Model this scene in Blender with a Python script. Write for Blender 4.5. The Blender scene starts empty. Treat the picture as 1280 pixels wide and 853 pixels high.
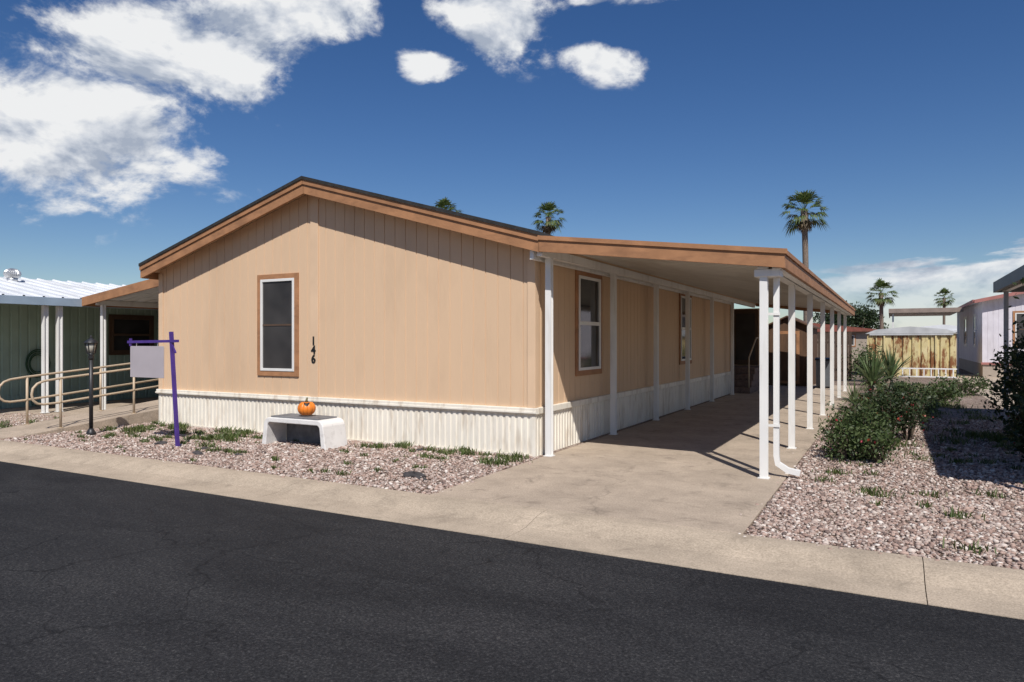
import bpy, math, random
import numpy as np
from mathutils import Vector, Matrix
random.seed(7); np.random.seed(7)
S = bpy.context.scene
col = S.collection
# ------------------------------------------------------------------ materials
def newmat(name):
    m = bpy.data.materials.new(name); m.use_nodes = True
    nt = m.node_tree; nt.nodes.clear()
    out = nt.nodes.new('ShaderNodeOutputMaterial'); b = nt.nodes.new('ShaderNodeBsdfPrincipled')
    nt.links.new(b.outputs[0], out.inputs[0])
    return m, nt, b
def N(nt, t, **k):
    n = nt.nodes.new(t)
    for a, v in k.items():
        if a.startswith('i_'):
            key = a[2:]
            n.inputs[int(key) if key.isdigit() else key].default_value = v
        else: setattr(n, a, v)
    return n
def L(nt, a, b): nt.links.new(a, b)
def ramp(nt, src, stops, interp='LINEAR'):
    r = nt.nodes.new('ShaderNodeValToRGB'); e = r.color_ramp.elements
    r.color_ramp.interpolation = interp
    while len(e) > 1: e.remove(e[0])
    e[0].position = stops[0][0]; c = stops[0][1]; e[0].color = (*c, 1) if len(c) == 3 else c
    for p, c in stops[1:]:
        x = e.new(p); x.color = (*c, 1) if len(c) == 3 else c
    if src: L(nt, src, r.inputs[0])
    return r
def mixc(nt, fac, a, b, mode='MIX'):
    m = nt.nodes.new('ShaderNodeMix'); m.data_type = 'RGBA'; m.blend_type = mode
    for s, v in ((0, fac), (6, a), (7, b)):
        if hasattr(v, 'is_output'): L(nt, v, m.inputs[s])
        elif s == 0: m.inputs[0].default_value = v
        else: m.inputs[s].default_value = (*v, 1)
    return m.outputs[2]
def coords(nt, scale=(1, 1, 1)):
    tc = nt.nodes.new('ShaderNodeTexCoord'); mp = nt.nodes.new('ShaderNodeMapping')
    mp.inputs['Scale'].default_value = scale
    L(nt, tc.outputs['Object'], mp.inputs[0]); return mp.outputs[0]
def noise(nt, vec, scale, detail=4, rough=.55, dist=0):
    n = N(nt, 'ShaderNodeTexNoise', i_Scale=scale, i_Detail=detail, i_Roughness=rough, i_Distortion=dist)
    L(nt, vec, n.inputs['Vector']); return n.outputs['Fac']
def bump(nt, b, h, strength=.3, dist=.01):
    bp = N(nt, 'ShaderNodeBump', i_Strength=strength, i_Distance=dist)
    L(nt, h, bp.inputs['Height']); L(nt, bp.outputs[0], b.inputs['Normal'])
def simple(name, c, rough=.6, var=.12, scale=3, metal=0, bumps=0, bscale=60, stretch=(1, 1, 1), dirt=None, spec=.5):
    m, nt, b = newmat(name)
    v = coords(nt, stretch)
    n1 = noise(nt, v, scale, 2, .6)
    lo = tuple(x*(1-var) for x in c); hi = tuple(min(1, x*(1+var)) for x in c)
    r = ramp(nt, n1, [(.3, lo), (.7, hi)])
    out = r.outputs[0]
    if dirt:
        n2 = noise(nt, coords(nt, dirt[2]), dirt[3], 3, .65)
        f = ramp(nt, n2, [(dirt[4], (0, 0, 0)), (dirt[4]+.18, (dirt[1],)*3)])
        out = mixc(nt, f.outputs[0], out, dirt[0])
    L(nt, out, b.inputs['Base Color'])
    b.inputs['Roughness'].default_value = rough; b.inputs['Metallic'].default_value = metal
    b.inputs['Specular IOR Level'].default_value = spec
    if bumps:
        bump(nt, b, noise(nt, v, bscale, 2), bumps, .01)
    return m
M = {}
M['tan'] = simple('tan_siding', (.635, .45, .295), .75, .035, 1.2, bumps=.25, bscale=45, stretch=(1, 1, .12), dirt=((.46, .325, .215), .22, (1.6, 1.6, .5), 1.1, .50), spec=.2)
M['tan_trim'] = simple('tan_trim', (.65, .465, .31), .7, .05, 2, spec=.2)
M['brown'] = simple('brown_trim_paint', (.36, .18, .088), .65, .14, 4, bumps=.2, bscale=30, dirt=((.19, .095, .05), .5, (1, 1, 3), 2, .50), spec=.3)
M['white'] = simple('white_paint', (.74, .73, .70), .45, .05, 2, dirt=((.46, .42, .36), .4, (4, 4, .6), 1.5, .52))
M['skirt'] = simple('skirting_vinyl', (.78, .73, .63), .5, .05, 2, dirt=((.46, .37, .27), .55, (4, 4, .8), 2, .5))
M['shingle'] = simple('asphalt_shingle', (.022, .021, .02), .9, .4, 14, bumps=.6, bscale=80)
M['pan'] = simple('carport_pan', (.56, .53, .47), .45, .07, 2, dirt=((.33, .28, .22), .5, (1, .3, 1), 1, .50))
M['dark'] = simple('dark_metal', (.02, .02, .022), .45, .2, 8)
M['greenwall'] = simple('green_siding', (.29, .39, .33), .55, .1, 2)
M['winframe'] = simple('window_frame', (.7, .69, .66), .4, .04)
M['brownframe'] = simple('brown_frame', (.09, .055, .035), .5, .1)
M['bluefascia'] = simple('blue_fascia', (.28, .36, .44), .5, .08)
M['metalroof'] = simple('white_metal_roof', (.66, .68, .70), .4, .08, 1.5, dirt=((.4, .38, .35), .4, (.5, 3, 1), 1, .5))
M['shedroof'] = simple('weathered_shed_roof', (.46, .47, .47), .5, .15, 2)
M['galv'] = simple('galvanised', (.6, .6, .6), .35, .15, 6, metal=.8)
M['rail'] = simple('rail_paint', (.46, .36, .25), .5, .08, 5)
M['purple'] = simple('purple_paint', (.065, .03, .21), .45, .15, 6)
M['signface'] = simple('sign_panel', (.40, .36, .38), .5, .05, 3)
M['benchm'] = simple('bench_plaster', (.72, .70, .67), .7, .06, 4, bumps=.25, dirt=((.40, .38, .35), .5, (2, 2, 2), 3, .54))
M['benchtop_shade'] = simple('bench_top_and_shade', (.16, .16, .165), .75, .25, 8, bumps=.4)  # grey of the seat top, also used for the painted shade below it
M['pumpkin'] = simple('pumpkin_skin', (.72, .20, .02), .45, .15, 12)
M['black'] = simple('black_paint', (.012, .012, .012), .5, .1)
M['stem'] = simple('stem', (.12, .11, .05), .8, .2, 20)
M['trunk'] = simple('palm_trunk', (.17, .13, .10), .9, .35, 9, bumps=.8, bscale=9, stretch=(1, 1, 3))
M['bark'] = simple('bark', (.12, .09, .065), .9, .3, 10)
M['woodbrown'] = simple('stained_wood', (.10, .052, .026), .75, .3, 6, stretch=(1, 1, .2))
M['fencewood'] = simple('fence_wood', (.075, .048, .032), .8, .3, 6, stretch=(1, 1, .2))
M['greyfascia'] = simple('grey_fascia', (.12, .13, .14), .55, .1)
M['greypost'] = simple('grey_post', (.33, .34, .37), .5, .1)
M['lilac'] = simple('pale_siding', (.64, .61, .65), .55, .06, dirt=((.42, .38, .38), .4, (2, 2, .5), 1, .5))
M['pinktrim'] = simple('pink_trim', (.36, .15, .13), .6, .1)
M['taupe'] = simple('taupe_paint', (.26, .20, .165), .6, .15)
M['red'] = simple('red_roof', (.20, .06, .04), .7, .2, 5)
M['beige'] = simple('beige_wall', (.36, .30, .24), .7, .1)
M['brick'] = simple('brick_step', (.16, .11, .09), .85, .3, 12, bumps=.4)
M['hose'] = simple('garden_hose', (.02, .07, .035), .5, .1)
M['rock'] = simple('dark_rock', (.05, .045, .045), .85, .3, 10, bumps=.6, bscale=30)
M['lampglass'] = simple('lamp_glass', (.35, .33, .28), .2, .1)

def glassm(name, c, rough):
    m, nt, b = newmat(name)
    v = coords(nt)
    r = ramp(nt, noise(nt, v, 1.4, 2), [(.35, tuple(x*.6 for x in c)), (.7, tuple(x*1.5 for x in c))])
    L(nt, r.outputs[0], b.inputs['Base Color']); b.inputs['Roughness'].default_value = rough
    b.inputs['Specular IOR Level'].default_value = .55
    bump(nt, b, noise(nt, v, 1.3, 1), .12, .02)
    return m
M['glass'] = glassm('window_glass', (.03, .033, .036), .06)
M['screen'] = glassm('window_screen', (.035, .032, .03), .55)
M['blind'] = simple('window_blind', (.42, .41, .38), .6, .1, 3)

def leafm(name, c1, c2, c3):
    m, nt, b = newmat(name)
    g = nt.nodes.new('ShaderNodeNewGeometry')
    r = ramp(nt, g.outputs['Random Per Island'], [(0, c1), (.5, c2), (1, c3)])
    L(nt, r.outputs[0], b.inputs['Base Color']); b.inputs['Roughness'].default_value = .5
    b.inputs['Specular IOR Level'].default_value = .35
    tr = nt.nodes.new('ShaderNodeBsdfTranslucent'); L(nt, r.outputs[0], tr.inputs[0])
    mx = nt.nodes.new('ShaderNodeMixShader'); mx.inputs[0].default_value = .25
    out = [n for n in nt.nodes if n.type == 'OUTPUT_MATERIAL'][0]
    L(nt, b.outputs[0], mx.inputs[1]); L(nt, tr.outputs[0], mx.inputs[2]); L(nt, mx.outputs[0], out.inputs[0])
    return m
M['leaf'] = leafm('bush_leaf', (.03, .05, .016), (.06, .095, .03), (.12, .15, .06))
M['leafdark'] = leafm('dark_leaf', (.015, .028, .01), (.03, .05, .018), (.065, .09, .035))
M['palmleaf'] = leafm('palm_leaf', (.05, .085, .02), (.09, .13, .03), (.16, .18, .06))
M['deadleaf'] = leafm('dead_frond', (.14, .10, .06), (.20, .15, .09), (.26, .20, .12))
M['yucca'] = leafm('yucca_leaf', (.07, .11, .04), (.12, .17, .07), (.2, .25, .12))
M['weed'] = leafm('weed_leaf', (.055, .085, .02), (.09, .13, .032), (.18, .19, .08))
M['flower'] = leafm('red_flower', (.34, .02, .03), (.42, .04, .07), (.4, .09, .04))
def stonem():
    m, nt, b = newmat('gravel_stone')
    g = nt.nodes.new('ShaderNodeNewGeometry')
    r = ramp(nt, g.outputs['Random Per Island'], [(0, (.12, .09, .08)), (.18, (.28, .19, .155)), (.40, (.42, .30, .245)), (.62, (.34, .27, .235)), (.82, (.50, .41, .35)), (1, (.66, .60, .54))])
    L(nt, r.outputs[0], b.inputs['Base Color']); b.inputs['Roughness'].default_value = .85
    b.inputs['Specular IOR Level'].default_value = .3
    return m
M['stone'] = stonem()
def gravelm():
    m, nt, b = newmat('gravel_ground')
    v = coords(nt)
    vo = N(nt, 'ShaderNodeTexVoronoi', i_Scale=34.); L(nt, v, vo.inputs['Vector'])
    sx = nt.nodes.new('ShaderNodeSeparateColor'); L(nt, vo.outputs['Color'], sx.inputs[0])
    r = ramp(nt, sx.outputs[0], [(0, (.14, .10, .085)), (.3, (.31, .225, .18)), (.6, (.41, .31, .255)), (1, (.56, .48, .41))])
    big = ramp(nt, noise(nt, v, .35, 3, .6), [(.35, (.66, .64, .60)), (.65, (1, 1, 1))])
    o = mixc(nt, 1., r.outputs[0], big.outputs[0], 'MULTIPLY')
    gr = ramp(nt, noise(nt, v, .9, 4, .7), [(.60, (0, 0, 0)), (.72, (.5, .5, .5))])
    o = mixc(nt, gr.outputs[0], o, (.13, .135, .055))
    ed = ramp(nt, vo.outputs['Distance'], [(.3, (1, 1, 1)), (.75, (.4, .38, .36))])
    o = mixc(nt, .8, o, ed.outputs[0], 'MULTIPLY')
    L(nt, o, b.inputs['Base Color']); b.inputs['Roughness'].default_value = .9
    b.inputs['Specular IOR Level'].default_value = .2
    inv = N(nt, 'ShaderNodeMath', operation='SUBTRACT', i_0=1.); L(nt, vo.outputs['Distance'], inv.inputs[1])
    bump(nt, b, inv.outputs[0], .9, .02)
    return m
M['gravel'] = gravelm()
def asphaltm():
    m, nt, b = newmat('asphalt')
    v = coords(nt)
    g1 = noise(nt, v, 60, 3, .8)
    base = ramp(nt, g1, [(.30, (.009, .009, .010)), (.46, (.020, .020, .0215)), (.58, (.032, .0315, .033)), (.74, (.085, .083, .08))])
    big = ramp(nt, noise(nt, coords(nt, (.4, 1.3, 1)), .9, 4, .65, .4), [(.3, (.62, .62, .64)), (.5, (1., 1., 1.)), (.7, (1.4, 1.38, 1.34))])
    o = mixc(nt, 1., base.outputs[0], big.outputs[0], 'MULTIPLY')
    wn = N(nt, 'ShaderNodeTexNoise', i_Scale=1.9, i_Detail=4.); L(nt, v, wn.inputs['Vector'])
    wm = nt.nodes.new('ShaderNodeVectorMath'); wm.operation = 'MULTIPLY_ADD'
    L(nt, wn.outputs['Color'], wm.inputs[0]); wm.inputs[1].default_value = (.7, .7, .7); L(nt, v, wm.inputs[2])
    vo = N(nt, 'ShaderNodeTexVoronoi', feature='DISTANCE_TO_EDGE', i_Scale=1.0); L(nt, wm.outputs[0], vo.inputs['Vector'])
    cr = ramp(nt, vo.outputs['Distance'], [(0, (1, 1, 1)), (.005, (.6, .6, .6)), (.013, (0, 0, 0))])
    mk = ramp(nt, noise(nt, v, .5, 2), [(.38, (.1, .1, .1)), (.56, (.8, .8, .8))])
    f = mixc(nt, 1., cr.outputs[0], mk.outputs[0], 'MULTIPLY')
    o = mixc(nt, f, o, (.006, .006, .007))
    L(nt, o, b.inputs['Base Color']); b.inputs['Roughness'].default_value = .85
    b.inputs['Specular IOR Level'].default_value = .2
    bump(nt, b, g1, .7, .012)
    return m
M['asphalt'] = asphaltm()
def concretem(name, c, stain=.5, sc=1.1, crack=.35):
    m, nt, b = newmat(name)
    v = coords(nt)
    base = ramp(nt, noise(nt, v, 1.5, 5, .75), [(.3, tuple(x*.76 for x in c)), (.7, tuple(x*1.12 for x in c))])
    fn = noise(nt, v, 60, 3, .8)
    fine = ramp(nt, fn, [(.3, (.66, .65, .64)), (.65, (1.12, 1.12, 1.12))])
    o = mixc(nt, 1., base.outputs[0], fine.outputs[0], 'MULTIPLY')
    st = ramp(nt, noise(nt, v, sc*2.6, 5, .72, .6), [(.55, (0, 0, 0)), (.68, (stain,)*3)])
    o = mixc(nt, st.outputs[0], o, tuple(x*.38 for x in c))
    if crack:
        wn = N(nt, 'ShaderNodeTexNoise', i_Scale=2.2, i_Detail=3.); L(nt, v, wn.inputs['Vector'])
        wm = nt.nodes.new('ShaderNodeVectorMath'); wm.operation = 'MULTIPLY_ADD'
        L(nt, wn.outputs['Color'], wm.inputs[0]); wm.inputs[1].default_value = (.5, .5, .5); L(nt, v, wm.inputs[2])
        vo = N(nt, 'ShaderNodeTexVoronoi', feature='DISTANCE_TO_EDGE', i_Scale=.30); L(nt, wm.outputs[0], vo.inputs['Vector'])
        cr = ramp(nt, vo.outputs['Distance'], [(0, (crack,)*3), (.003, (0, 0, 0))])
        o = mixc(nt, cr.outputs[0], o, tuple(x*.3 for x in c))
    L(nt, o, b.inputs['Base Color']); b.inputs['Roughness'].default_value = .85
    b.inputs['Specular IOR Level'].default_value = .2
    bump(nt, b, fn, .4, .01)
    return m
M['drive'] = concretem('driveway_concrete', (.46, .375, .29), .55)
M['kerb'] = concretem('kerb_concrete', (.48, .395, .30), .4, crack=0)
def rustm():
    m, nt, b = newmat('rusty_yellow_metal')
    base = ramp(nt, noise(nt, coords(nt), 2, 3), [(.3, (.50, .41, .19)), (.7, (.64, .55, .31))])
    v = coords(nt, (1.3, 1.3, .35))
    f = ramp(nt, noise(nt, v, 2.8, 5, .72), [(.48, (0, 0, 0)), (.57, (1, 1, 1))])
    o = mixc(nt, f.outputs[0], base.outputs[0], (.22, .095, .04))
    L(nt, o, b.inputs['Base Color']); b.inputs['Roughness'].default_value = .7
    b.inputs['Specular IOR Level'].default_value = .2
    return m
M['rust'] = rustm()

# ------------------------------------------------------------------ geometry helpers
class Thing:
    def __init__(s, name, loc=(0, 0, 0)):
        s.e = bpy.data.objects.new(name, None); s.e.location = loc; s.e.empty_display_size = .3
        col.objects.link(s.e); s.loc = Vector(loc)
    def mesh(s, name, verts, faces, mat, smooth=False, bevel=0):
        me = bpy.data.meshes.new(name)
        me.from_pydata([tuple(v) for v in verts], [], faces); me.update()
        mats = mat if isinstance(mat, list) else [mat]
        for m in mats: me.materials.append(M[m])
        o = bpy.data.objects.new(name, me); col.objects.link(o)
        o.parent = s.e; o.location = -s.loc
        if smooth:
            for p in me.polygons: p.use_smooth = True
        if bevel:
            bv = o.modifiers.new('bevel', 'BEVEL'); bv.width = bevel; bv.segments = 2; bv.limit_method = 'ANGLE'
        return o
    def box(s, name, x0, x1, y0, y1, z0, z1, mat, bevel=0):
        v = [(x, y, z) for x in (x0, x1) for y in (y0, y1) for z in (z0, z1)]
        f = [(0, 1, 3, 2), (4, 6, 7, 5), (0, 4, 5, 1), (2, 3, 7, 6), (0, 2, 6, 4), (1, 5, 7, 3)]
        return s.mesh(name, v, f, mat, bevel=bevel)
    def prism(s, name, axis, pts, a0, a1, mat, bevel=0):
        def P(p, a):
            return {'Y': (p[0], a, p[1]), 'X': (a, p[0], p[1]), 'Z': (p[0], p[1], a)}[axis]
        n = len(pts); v = [P(p, a0) for p in pts] + [P(p, a1) for p in pts]
        f = [tuple(range(n)), tuple(range(2*n-1, n-1, -1))] + [(i, (i+1) % n, (i+1) % n+n, i+n) for i in range(n)]
        return s.mesh(name, v, f, mat, bevel=bevel)
    def tube(s, name, pts, r, mat, seg=8, closed=False):
        v, f = tube_geo(pts, r, seg); return s.mesh(name, v, f, mat, smooth=seg > 5)
    def ribbed(s, name, p0, p1, z0, ztop, pitch, gw, depth, mat, n, edge=.004):
        p0 = Vector(p0); p1 = Vector(p1); d = (p1-p0); Ln = d.length; d.normalize(); n = Vector(n)
        us = []; u = 0
        while u < Ln-1e-4:
            us += [(u, 0), (min(Ln, u+pitch-gw), 0)]
            if u+pitch < Ln: us += [(u+pitch-gw+edge, -depth), (u+pitch-edge, -depth)]
            u += pitch
        if us[-1][0] < Ln-1e-4: us.append((Ln, 0))
        v = []; f = []
        for u, o in us:
            q = p0+d*u+n*o; zt = ztop(u) if callable(ztop) else ztop
            v += [(q.x, q.y, z0), (q.x, q.y, zt)]
        f = [(2*i, 2*i+2, 2*i+3, 2*i+1) for i in range(len(us)-1)]
        return s.mesh(name, v, f, mat)
def tube_geo(pts, r, seg=8):
    pts = [Vector(p) for p in pts]; n = len(pts)
    rs = r if isinstance(r, (list, tuple)) else [r]*n
    v = []; f = []; up = None
    for i, p in enumerate(pts):
        t = (pts[min(i+1, n-1)]-pts[max(i-1, 0)]).normalized()
        if up is None: up = Vector((0, 0, 1)) if abs(t.z) < .9 else Vector((1, 0, 0))
        a = t.cross(up).normalized(); b = a.cross(t).normalized(); up = b
        for k in range(seg):
            an = 2*math.pi*(k+.5)/seg; v.append(p+a*math.cos(an)*rs[i]+b*math.sin(an)*rs[i])
    for i in range(n-1):
        for k in range(seg):
            f.append((i*seg+k, i*seg+(k+1) % seg, (i+1)*seg+(k+1) % seg, (i+1)*seg+k))
    f.append(tuple(range(seg))[::-1]); f.append(tuple((n-1)*seg+k for k in range(seg)))
    return v, f
def np_mesh(name, V, F, mat, parent=None):
    me = bpy.data.meshes.new(name); V = np.asarray(V, dtype=np.float32).reshape(-1, 3); F = np.asarray(F, dtype=np.int32)
    k = F.shape[1]
    me.vertices.add(len(V)); me.vertices.foreach_set('co', V.ravel())
    me.loops.add(F.size); me.loops.foreach_set('vertex_index', F.ravel())
    me.polygons.add(len(F)); me.polygons.foreach_set('loop_start', np.arange(0, F.size, k, dtype=np.int32))
    me.update(calc_edges=True); me.validate()
    me.materials.append(M[mat]); o = bpy.data.objects.new(name, me); col.objects.link(o)
    if parent: o.parent = parent.e; o.location = -parent.loc
    return o
def leaves(name, blobs, count, size, mat, parent, seed=1, shell=.55, aspect=2.2, zmin=.01):
    rng = np.random.default_rng(seed); vol = np.array([b[3]*b[4]*b[5] for b in blobs]); vol = vol/vol.sum()
    P = []
    for b, w in zip(blobs, vol):
        n = max(4, int(count*w)); d = rng.normal(size=(n, 3)); d /= np.linalg.norm(d, axis=1)[:, None]
        ph = rng.uniform(0, 6.28, 3)
        wob = 1+.2*np.sin(d[:, 0]*5+ph[0])+.2*np.sin(d[:, 1]*6+ph[1])+.18*np.sin(d[:, 2]*7+ph[2])
        r = (rng.uniform(shell, 1, n)**.7)*wob
        P.append(np.array(b[:3])+d*r[:, None]*np.array(b[3:6]))
    P = np.concatenate(P); n = len(P)
    nc = max(10, n//45); C = P[rng.integers(0, n, nc)]; k = rng.integers(0, nc, n)
    sp = np.mean([b[3] for b in blobs])*.20
    P = np.where(rng.random((n, 1)) < .65, C[k]+rng.normal(size=(n, 3))*sp, P)
    P[:, 2] = np.maximum(P[:, 2], zmin)
    a = rng.normal(size=(n, 3)); a /= np.linalg.norm(a, axis=1)[:, None]
    c = rng.normal(size=(n, 3)); c -= (c*a).sum(1)[:, None]*a; c /= np.linalg.norm(c, axis=1)[:, None]
    sz = size*rng.uniform(.6, 1.35, n)[:, None]
    V = np.stack([P-a*sz, P+c*sz/aspect, P+a*sz, P-c*sz/aspect], 1)
    F = np.arange(4*n).reshape(n, 4)
    return np_mesh(name, V, F, mat, parent)

# ------------------------------------------------------------------ ground, road, kerb
def sheet(name, x0, x1, y0, y1, z, mat):
    me = bpy.data.meshes.new(name); me.from_pydata([(x0, y0, z), (x1, y0, z), (x1, y1, z), (x0, y1, z)], [], [(0, 1, 2, 3)])
    me.materials.append(M[mat]); o = bpy.data.objects.new(name, me); col.objects.link(o); return o
sheet('ground', -2500, 2500, -2500, 2500, -.075, 'gravel')
sheet('asphalt_road', -300, 300, -4.0, 5.12, -.055, 'asphalt')
t = Thing('gravel_yard')
t.box('gravel_bed', -120, 120, 5.93, 160, -.07, 0, 'gravel')
t.box('gravel_bed_across', -120, 120, -60, -4.85, -.07, 0, 'gravel')
def kerb(name, flip):
    t = Thing(name); prof = [(5.10, -.08), (5.10, -.050), (5.38, -.052), (5.50, -.045), (5.72, .004), (5.82, .016), (5.95, .014), (5.95, -.08)]
    if flip: prof = [(1.12-p[0], p[1]) for p in prof]
    x = -60.6; i = 0
    while x < 60:
        t.prism('segment_%d' % i, 'X', prof, x, x+3.034, 'kerb'); x += 3.04; i += 1
kerb('concrete_kerb', False); kerb('concrete_kerb', True)
t = Thing('concrete_driveway')
ys = [5.958, 9.05, 12.6, 16.2, 19.8, 23.4, 27.5]
for i in range(len(ys)-1):
    t.box('slab_%d' % i, -4.2, -1.08, ys[i], ys[i+1]-.012, -.02, .016, 'drive', bevel=.004)
# ------------------------------------------------------------------ main house
XL, XR, YF, YB = -12.43, -4.34, 8.64, 22.0
XM = (XL+XR)/2
zt = lambda x: 4.23-.284*abs(x-XM)
H = Thing('mobile_home', (XM, 15, 0))
GW, GD = .016, .011
H.ribbed('front_wall', (XL, YF, 0), (XR, YF, 0), .6, lambda u: zt(XL+u)-.12, .2032, GW, GD, 'tan', (0, -1, 0))
H.ribbed('side_wall_right', (XR, YF, 0), (XR, YB, 0), .6, 2.96, .2032, GW, GD, 'tan', (1, 0, 0))
H.ribbed('side_wall_left', (XL, 26, 0), (XL, YF, 0), .6, 2.96, .2032, GW, GD, 'tan', (-1, 0, 0))
H.box('rear_porch_wall', -5.4, -4.345, YB-.02, YB, .6, 2.95, 'tan')
H.ribbed('rear_section_wall', (-5.4, YB, 0), (-5.4, 26, 0), .6, 3.2, .2032, .012, .009, 'tan', (1, 0, 0))
H.box('porch_end_wall', -5.39, -3.72, 25.06, 25.12, .0, 2.72, 'tan')
H.box('porch_door', -4.85, -4.02, 25.03, 25.058, .78, 2.68, 'brownframe', .004)
H.box('porch_door_panel', -4.75, -4.12, 25.01, 25.029, .95, 2.55, 'screen')
H.ribbed('back_wall', (-5.4, 26, 0), (XL, 26, 0), 0, lambda u: zt(-5.4-u)-.12, .2032, .012, .009, 'tan', (0, 1, 0))
H.ribbed('skirting_front', (XL-.0, YF-.02, 0), (XR+.02, YF-.02, 0), 0, .6, .098, .05, .014, 'skirt', (0, -1, 0), .008)
H.ribbed('skirting_right', (XR+.02, YF-.02, 0), (XR+.02, YB, 0), 0, .6, .098, .05, .014, 'skirt', (1, 0, 0), .008)
H.ribbed('skirting_left', (XL-.02, 26, 0), (XL-.02, YF-.02, 0), 0, .6, .098, .05, .014, 'skirt', (-1, 0, 0), .008)
H.box('skirting_corner', XR-.03, XR+.028, YF-.028, YF+.03, 0, .584, 'skirt', .004)
H.box('belly_band_front', XL-.05, XR+.05, YF-.05, YF+.02, .585, .675, 'skirt', .008)
H.box('belly_band_front_lip', XL-.06, XR+.06, YF-.062, YF-.052, .60, .63, 'skirt', .004)
H.box('belly_band_right', XR-.02, XR+.05, YF+.022, YB, .585, .675, 'skirt', .008)
H.box('belly_band_left', XL-.05, XL+.02, YF+.022, 26, .585, .675, 'skirt', .008)
H.box('skirt_base_front', XL-.02, XR-.031, YF-.035, YF-.022, 0, .03, 'skirt')
H.box('centre_trim', XM-.11, XM+.06, YF-.022, YF, .676, 4.05, 'tan_trim', .003)
H.box('corner_trim_front', XR-.10, XR+.02, YF-.02, YF-.001, .676, 2.9, 'tan_trim', .003)
H.box('corner_trim_side', XR+.001, XR+.02, YF, YF+.10, .676, 2.9, 'tan_trim', .003)
H.box('corner_trim_left', XL-.02, XL+.10, YF-.02, YF-.001, .676, 2.9, 'tan_trim', .003)
H.box('corner_trim_end', XR+.001, XR+.02, YB-.1, YB, .676, 2.9, 'brown', .003)
ER, EL = XR+.21, XL-.17
y0, y1 = 8.35, 26.3
for nm, xe in (('right', ER), ('left', EL)):
    H.prism('shingle_roof_'+nm, 'Y', [(XM, zt(XM)+.04), (xe, zt(xe)+.04), (xe, zt(xe)-.012), (XM, zt(XM)-.012)], y0-.04, y1, 'shingle')
    H.prism('roof_deck_'+nm, 'Y', [(XM, zt(XM)-.014), (xe, zt(xe)-.014), (xe, zt(xe)-.11), (XM, zt(XM)-.11)], y0+.05, y1-.02, 'tan_trim')
    H.prism('rake_fascia_'+nm, 'Y', [(XM, zt(XM)-.014), (xe, zt(xe)-.014), (xe, zt(xe)-.235), (XM, zt(XM)-.235)], y0, y0+.045, 'brown', .003)
    H.prism('rake_cap_'+nm, 'Y', [(XM, zt(XM)-.016), (xe, zt(xe)-.016), (xe, zt(xe)-.085), (XM, zt(XM)-.085)], y0-.022, y0-.001, 'brown', .003)
H.box('eave_fascia_left', EL-.02, EL+.02, y0+.05, y1, zt(EL)-.235, zt(EL)-.016, 'brown')
H.box('eave_fascia_right', ER-.04, ER-.002, y0+.05, y1, zt(ER)-.19, zt(ER)-.113, 'tan_trim')
for i, (x, y, h) in enumerate([(-10.5, 13, .3), (-6.8, 17, .3), (-9.5, 21, .35)]):
    H.tube('roof_vent_%d' % i, [(x, y, zt(x)-.05), (x, y, zt(x)+h)], .045, 'galv', 10)
def window_front(P, x0, x1, z0, z1, y, pre, gl='screen'):
    tw = .085
    P.box(pre+'_trim_l', x0, x0+tw, y-.028, y, z0, z1, 'brown', .003); P.box(pre+'_trim_r', x1-tw, x1, y-.028, y, z0, z1, 'brown', .003)
    P.box(pre+'_trim_t', x0+tw, x1-tw, y-.026, y, z1-tw, z1, 'brown', .003); P.box(pre+'_trim_b', x0+tw, x1-tw, y-.026, y, z0, z0+tw, 'brown', .003)
    a, b, c, d = x0+tw, x1-tw, z0+tw, z1-tw; f = .045
    P.box(pre+'_frame_l', a, a+f, y-.038, y, c, d, 'winframe', .004); P.box(pre+'_frame_r', b-f, b, y-.038, y, c, d, 'winframe', .004)
    P.box(pre+'_frame_t', a+f, b-f, y-.036, y, d-f, d, 'winframe', .004); P.box(pre+'_frame_b', a+f, b-f, y-.036, y, c, c+f, 'winframe', .004)
    P.box(pre+'_glass', a+f, b-f, y-.014, y-.004, c+f, d-f, gl)
    m = (c+d)/2
    P.box(pre+'_meeting_rail', a+f, b-f, y-.022, y-.0145, m-.015, m+.015, 'brownframe')
def window_side(P, y0_, y1_, z0, z1, x, pre, sgn=1, trim='brown', glass='glass', frame='winframe'):
    tw = .085
    def bx(n, ya, yb, za, zb, d0, d1, m, bv=.003):
        xa, xb = sorted((x+sgn*d0, x+sgn*d1)); P.box(pre+n, xa, xb, ya, yb, za, zb, m, bv)
    bx('_trim_l', y0_, y0_+tw, z0, z1, 0, .028, trim); bx('_trim_r', y1_-tw, y1_, z0, z1, 0, .028, trim)
    bx('_trim_t', y0_+tw, y1_-tw, z1-tw, z1, 0, .026, trim); bx('_trim_b', y0_+tw, y1_-tw, z0, z0+tw, 0, .026, trim)
    a, b, c, d = y0_+tw, y1_-tw, z0+tw, z1-tw; f = .045; m = (c+d)/2
    bx('_frame_l', a, a+f, c, d, 0, .04, frame); bx('_frame_r', b-f, b, c, d, 0, .04, frame)
    bx('_frame_t', a+f, b-f, d-f, d, 0, .038, frame); bx('_frame_b', a+f, b-f, c, c+f, 0, .038, frame)
    bx('_rail', a+f, b-f, m-.03, m+.03, 0, .034, frame)
    bx('_glass_upper', a+f, b-f, m+.03, d-f, .004, .012, glass, 0)
    bx('_glass_lower', a+f, b-f, c+f, m-.03, .004, .018, glass, 0)
window_front(H, -9.74, -8.77, 1.0, 2.75, YF, 'front_window')
window_side(H, 10.05, 11.15, 1.05, 2.72, XR, 'side_window')
window_side(H, 16.1, 17.2, 1.05, 2.74, XR, 'side_window_rear')
window_side(H, 23.0, 23.9, .78, 2.8, -5.4, 'rear_door', glass='blind')
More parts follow.
